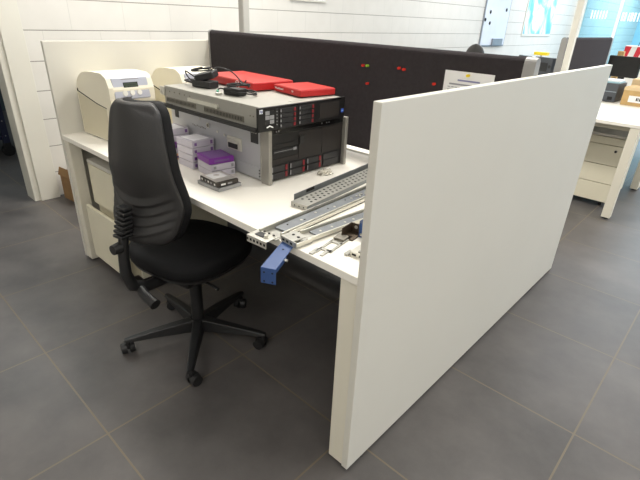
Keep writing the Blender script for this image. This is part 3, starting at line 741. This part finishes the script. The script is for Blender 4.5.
# ------------------------------------------------------------------ by the wall on the left
cb=thing('cardboard_box','small brown cardboard box on the floor by the block wall','box',(-3.0,.37,0),R(6))
MB([cardd,cardl]).box((-.13,-.08,0),(.13,.1,.2),0).build('carton',cb,bevel=.003)
MB(cardd).box((-.13,-.083,.19),(.13,-.079,.25),0,(R(-18),0,0)).build('flap',cb)
# navy cart in the store room
CT=thing('tool_cart','dark navy metal cart with riveted posts in the room beyond the doorway','cart',(-4.86,-.02,0),0)
for (x,y) in ((-.25,-.34),(.25,-.34),(-.25,.34),(.25,.34)):
    pst=MB([navy,greym]).box((x-.028,y-.028,.13),(x+.028,y+.028,1.35),0).build('post',CT,bevel=.004)
    for k in range(8): MB(greym).cyl((x+.028,y,.2+k*.14),(x+.031,y,.2+k*.14),.006,n=8).build('rivet',pst)
    MB(blk).cyl((x-.02,y,.055),(x+.02,y,.055),.055,n=24).box((x-.026,y-.03,.06),(x+.026,y+.03,.132)).build('caster',CT,bevel=.004)
for z_ in (.16,.68,1.2): MB(navy).box((-.25,-.34,z_),(.25,.34,z_+.03)).build('shelf',CT,bevel=.004)

# wall hangings on the block wall
def wallrect(y0,y1,z0,z1): return (-3.198,(y0+y1)/2,(z0+z1)/2)
WB=thing('whiteboard','whiteboard with small dark magnets hanging high on the block wall','whiteboard',(-3.199,7.69,1.54))
MB(wbframe).box((0,-.50,-.55),(.02,.50,.55)).build('frame',WB,bevel=.004)
MB(wb).box((.02,-.475,-.525),(.023,.475,.525)).build('writing_surface',WB)
MB(wbframe).box((.024,-.06,-.53),(.055,.34,-.42)).build('pen_pocket',WB,bevel=.003)
for i,(y,z,lb) in enumerate(((7.39,1.53,'topmost left'),(7.24,1.41,'lower left'),(7.43,1.36,'lowest'),(8.02,1.58,'far right'))):
    tag(MB(shadowgap).cyl((-3.176,y,z),(-3.168,y,z),.028,n=14).build('board_magnet'),lb+' small dark round magnet on the whiteboard','magnet','magnets on the whiteboard')
# poster
pm=bpy.data.materials.new('poster_print'); pm.use_nodes=True; nt=pm.node_tree; b=nt.nodes['Principled BSDF']
tc=nt.nodes.new('ShaderNodeTexCoord'); no=nt.nodes.new('ShaderNodeTexNoise'); no.inputs['Scale'].default_value=2.2; no.inputs['Detail'].default_value=6; no.inputs['Distortion'].default_value=1.2
cr=nt.nodes.new('ShaderNodeValToRGB'); e=cr.color_ramp.elements; e[0].position=.40; e[0].color=lin((110,190,215)); e[1].position=.56; e[1].color=lin((240,250,252))
k=e.new(.48); k.color=lin((170,222,236))
nt.links.new(tc.outputs['Object'],no.inputs['Vector']); nt.links.new(no.outputs['Fac'],cr.inputs[0]); nt.links.new(cr.outputs[0],b.inputs['Base Color']); b.inputs['Roughness'].default_value=.35
PO=thing('wall_map','pale blue and white map poster on the block wall beyond the whiteboard','poster',(-3.199,9.78,1.73))
MB(frame_w).box((0,-.80,-.57),(.012,.80,.57)).build('backing',PO)
MB(pm).box((.012,-.76,-.53),(.014,.76,.55)).build('print',PO)
NB=thing('wall_notice','white framed notice high on the block wall behind the long screen','notice',(-3.199,3.02,1.64))
MB(frame_w).box((0,-.27,-.155),(.02,.27,.16)).build('frame',NB,bevel=.003)
MB(paper).box((.02,-.25,-.14),(.022,.25,.14)).build('page',NB)

# ------------------------------------------------------------------ far desks and what stands on them
desk('office_desk','white desk beyond the foreground panel, with a drawer unit below',-1.75,.045,3.16,4.24,legw=.062)
desk('office_desk','white desk row behind the cartons, carrying the monitor',-.95,.045,4.26,6.7,skip=(0,2))
desk('office_desk','white desk behind the far screen, carrying the grey computer',-2.25,-1.062,4.68,6.7)
pedestal('cream three-drawer pedestal with a lock under the desk beyond the panel',(-.30,3.42,0),.50,.56,.60,0,drawers=(.06,.16,.15,.155))
#tray_=MB(mat('shelf_grey',(196,196,194),.5)).box((-.58,3.30,.628),(-.02,4.0,.645)).build('under_desk_shelf'); tag(tray_,'grey shelf between desktop and drawer unit of the far desk','shelf')
s2=screen('dark grey desk screen beyond the foreground panel, behind the pale post',(-1.085,5.66,0),R(90),1.92,ZD+.005,1.255,.055)
# PC box, cartons
PCB=thing('computer_box','dark grey computer case on the far desk beside the cartons','computer',(-.455,4.33,ZD),R(-3))
MB(pcgrey).box((-.085,-.10,.004),(.085,.16,.165)).build('case',PCB,bevel=.005)
MB([mat('pc_light',(150,160,168),.5),shadowgap]).box((-.08,-.102,.09),(.08,-.10,.096),0).box((.02,-.102,.02),(.06,-.1,.05),1).build('front_trim',PCB)
tp=tag(MB([mat('folder_teal',(150,185,196),.5),paper]).box((-.53,4.24,ZD+.166),(-.375,4.46,ZD+.178),0).box((-.52,4.26,ZD+.178),(-.38,4.44,ZD+.192),1).build('paper_pile',bevel=.002),'pile of pale folders and papers on top of the dark computer case','papers')
BX=thing('cardboard_box','tan carton with a white label at the right end of the far desk','box',(-.185,4.28,ZD),R(-3))
MB(card).box((-.125,-.11,0),(.17,.14,.155)).build('carton',BX,bevel=.003)
MB([paper,shadowgap]).box((-.07,-.1115,.03),(.09,-.11,.085),0).box((-.01,-.1122,.045),(.0,-.1115,.072),1).box((.004,-.1122,.045),(.01,-.1115,.072),1).box((.016,-.1122,.045),(.032,-.1115,.072),1).build('shipping_label',BX)
MB(cardl).box((-.125,-.112,.128),(.17,-.11,.155)).build('lid_edge',BX)
tag(MB(cardl).box((-.33,4.50,ZD),(-.03,4.75,ZD+.20)).build('carton_sleeve',bevel=.003),'light tan upright carton behind the labelled carton','box')
MO=thing('computer_monitor','black flat computer monitor on the far desk behind the dark computer case','monitor',(-.565,5.15,ZD),R(-12))
MB(blkgloss).box((-.16,-.02,.155),(.16,.02,.362)).build('housing',MO,bevel=.006)
MB(screenblk).box((-.148,-.0215,.168),(.148,-.02,.35)).build('screen',MO)
MB(blkgloss).box((-.03,.005,.01),(.03,.03,.16)).build('stand_neck',MO,bevel=.004)
MB(blkgloss).box((-.12,-.08,0),(.12,.10,.012)).build('stand_base',MO,bevel=.004)
KB=thing('computer_keyboard','black keyboard in front of the far monitor','keyboard',(-.62,4.80,ZD),R(-12))
MB(blk).box((-.20,-.07,0),(.20,.07,.018)).build('case',KB,bevel=.004)
kk=MB(pcgrey)
for r_ in range(5):
    for q_ in range(15): kk.box((-.19+q_*.0255,-.06+r_*.024,.018),(-.169+q_*.0255,-.04+r_*.024,.024))
kk.build('keys',KB)
tag(MB(card).box((-.70,5.36,ZD),(-.64,5.42,ZD+.40)).build('carton_tower',bevel=.004),'narrow brown carton standing behind the far monitor','box')
tag(MB(paper).box((-.78,4.50,ZD),(-.52,4.68,ZD+.03)).box((-.76,4.51,ZD+.03),(-.54,4.67,ZD+.05)).build('paper_stack',bevel=.002),'stack of white papers behind the dark computer case, in front of the monitor','papers')
# striped parcel bag behind
SB=thing('shopping_bag','red and white striped bag at the right edge on the far desk','bag',(-.56,5.85,ZD),R(-10))
b_=MB([whitep,mat('bag_red',(214,52,66),.5),mat('bag_blue',(70,90,170),.5)]); b_.box((-.17,-.06,0),(.17,.06,.45),0)
for k in range(3): b_.prism([(-.17+k*.13,.44-k*.0),(-.10+k*.13,.44),(-.15+k*.10+.0,.20),(-.17+k*.10,.24)],'y',-.0615,-.06,1 if k!=2 else 2)
b_.build('body',SB,bevel=.003)
MB(blk).tube([(-.06,0,.45),(-.05,0,.50),(.05,0,.50),(.06,0,.45)],.004).build('handle',SB)
# left of the far screen: grey computer, dark monitor, yellow box, chairs
GC=thing('computer_monitor','grey-backed computer monitor seen just left of the far screen cap','monitor',(-1.51,5.60,ZD),R(-20))
MB(pcgrey).box((-.15,-.03,.03),(.12,.03,.262)).build('housing',GC,bevel=.006)
MB([blk,greym]).box((-.06,-.032,.10),(.06,-.03,.2),0).cyl((.09,-.031,.16),(.09,-.033,.16),.02,m=0,n=16).build('rear_panel',GC)
MB(blk).box((-.1,-.08,0),(.1,.08,.03)).build('stand_base',GC,bevel=.004)
YB=thing('yellow_tray','yellow flat tray standing above the grey monitor','tray',(-1.72,6.0,ZD))
MB([yellow,mat('yellow_side',(230,196,20),.5)]).box((-.085,-.05,.262),(.085,.05,.30),0).build('tray_top',YB,bevel=.004)
MB(greym).cyl((0,0,0),(0,0,.262),.012).box((-.08,-.06,0),(.08,.06,.01)).build('stand',YB)
DM=thing('computer_monitor','black monitor half hidden behind the near screen end cap','monitor',(-1.55,5.0,ZD),R(-40))
MB(blkgloss).box((-.13,-.02,.06),(.11,.02,.295)).build('housing',DM,bevel=.006)
MB(blkgloss).box((-.02,-.06,0),(.02,.06,.1)).box((-.1,-.07,0),(.1,.07,.01)).build('stand_base',DM,bevel=.003)
# chair on the other side: only its top shows over the screen
OC=thing('swivel_chair','black chair whose rounded top shows over the long black screen','chair',(-1.16,2.78,0),R(200))
bk=MB(blk_shell); rings=[]
for t_ in range(25):
    tt=(t_/18) if t_<15 else (.86+.14*math.sin((t_-15)/9*math.pi/2)); zz=.62+.58*tt; hw=.115*(1-.40*tt**1.3)*(math.sqrt(max(.02,1-((tt-.86)/.14)**2)) if tt>.86 else 1)
    rings.append([(hw*math.cos(q),-.24-.04*tt+.035*math.sin(q),zz) for q in [2*math.pi*i/20 for i in range(20)]])
bk.sweep_rings(rings).build('backrest',OC)
bs=MB(blk_fabric).sweep_rings([[(x,y,z_) for x,y in rr(.235*k_,.225*k_,e=3)] for z_,k_ in ((.42,.9),(.44,1),(.48,1),(.50,.85))]); bs.build('seat',OC)
MB(blk).cyl((0,0,.08),(0,0,.42),.025).build('gas_column',OC)
MB(blk).tube([(0,-.05,.40),(0,-.26,.42),(0,-.29,.7)],.016).build('back_bar',OC)
for k in range(5):
    a=R(72*k+10); dx,dy=math.cos(a),math.sin(a)
    lg=MB(blk).tube([(0,0,.09),(dx*.15,dy*.15,.085),(dx*.3,dy*.3,.07)],[.026,.02,.014],n=8).build('base_leg',OC)
    MB(blk).cyl((dx*.3-dy*.02,dy*.3+dx*.02,.027),(dx*.3+dy*.02,dy*.3-dx*.02,.027),.027,n=16).cyl((dx*.3,dy*.3,.027),(dx*.3,dy*.3,.07),.008,n=8).build('caster',lg)

# ------------------------------------------------------------------ light
def area(name,loc,rot,sx,sy,power,color=(1,1,1)):
    l=bpy.data.lights.new(name,'AREA'); l.shape='RECTANGLE'; l.size=sx; l.size_y=sy; l.energy=power; l.color=color
    o=bpy.data.objects.new(name,l); o.location=loc; o.rotation_euler=rot; col.objects.link(o); return o
area('ceiling_light_near',(2.4,-1.6,3.1),(0,R(12),0),1.2,3,42,(1,.965,.91))
area('ceiling_light_wall',(-2.3,.6,3.15),(0,R(-20),0),.5,4,36,(1,.965,.91))
area('ceiling_light_desk',(-1.1,1.5,3.15),(0,0,0),3.0,.5,84,(1,.965,.90))
area('ceiling_light_front',(.3,-2.6,3.1),(R(-15),0,0),3,.8,40,(1,.965,.92))
area('ceiling_light_right',(2.8,2.5,3.15),(0,0,0),.8,6,66,(1,.97,.93))
area('ceiling_light_mid',(0,6.0,3.15),(0,0,0),5,1.0,105,(.97,.98,1))
area('ceiling_light_far',(-1.2,10,3.15),(0,0,0),4,1.5,165,(.88,.94,1))
area('window_light',(5.9,6,1.9),(0,R(90),0),2,6,120,(.88,.94,1))
area('far_room_light',(0,15.5,3.15),(0,0,0),6,4,430,(.9,.97,1))
area('store_light',(-5,0,3.1),(0,0,0),1,1,22,(.8,.95,1))
wd=bpy.data.worlds.new('world'); bpy.context.scene.world=wd; wd.use_nodes=True
wd.node_tree.nodes['Background'].inputs[0].default_value=(1,.98,.95,1); wd.node_tree.nodes['Background'].inputs[1].default_value=.2
bpy.context.scene.view_settings.view_transform='Standard'
bpy.context.scene.view_settings.exposure=.35

# ------------------------------------------------------------------ camera
cx,cy,cz,yw,pt,rl,fpx = .5909,-.8384,1.3556,41.9749,-26.1819,2.5302,455.28
y_,p_,r_=R(yw),R(pt),R(rl)
fw=Vector((-math.sin(y_)*math.cos(p_),math.cos(y_)*math.cos(p_),math.sin(p_))); rt=Vector((math.cos(y_),math.sin(y_),0)); up=rt.cross(fw)
r2=rt*math.cos(r_)+up*math.sin(r_); u2=up*math.cos(r_)-rt*math.sin(r_)
cam=bpy.data.cameras.new('camera'); cam.sensor_width=36; cam.lens=fpx/640*36; cam.clip_start=.02; cam.clip_end=100
co=bpy.data.objects.new('camera',cam); col.objects.link(co)
M=Matrix((r2,u2,-fw)).transposed().to_4x4(); M.translation=Vector((cx,cy,cz)); co.matrix_world=M
bpy.context.scene.camera=co
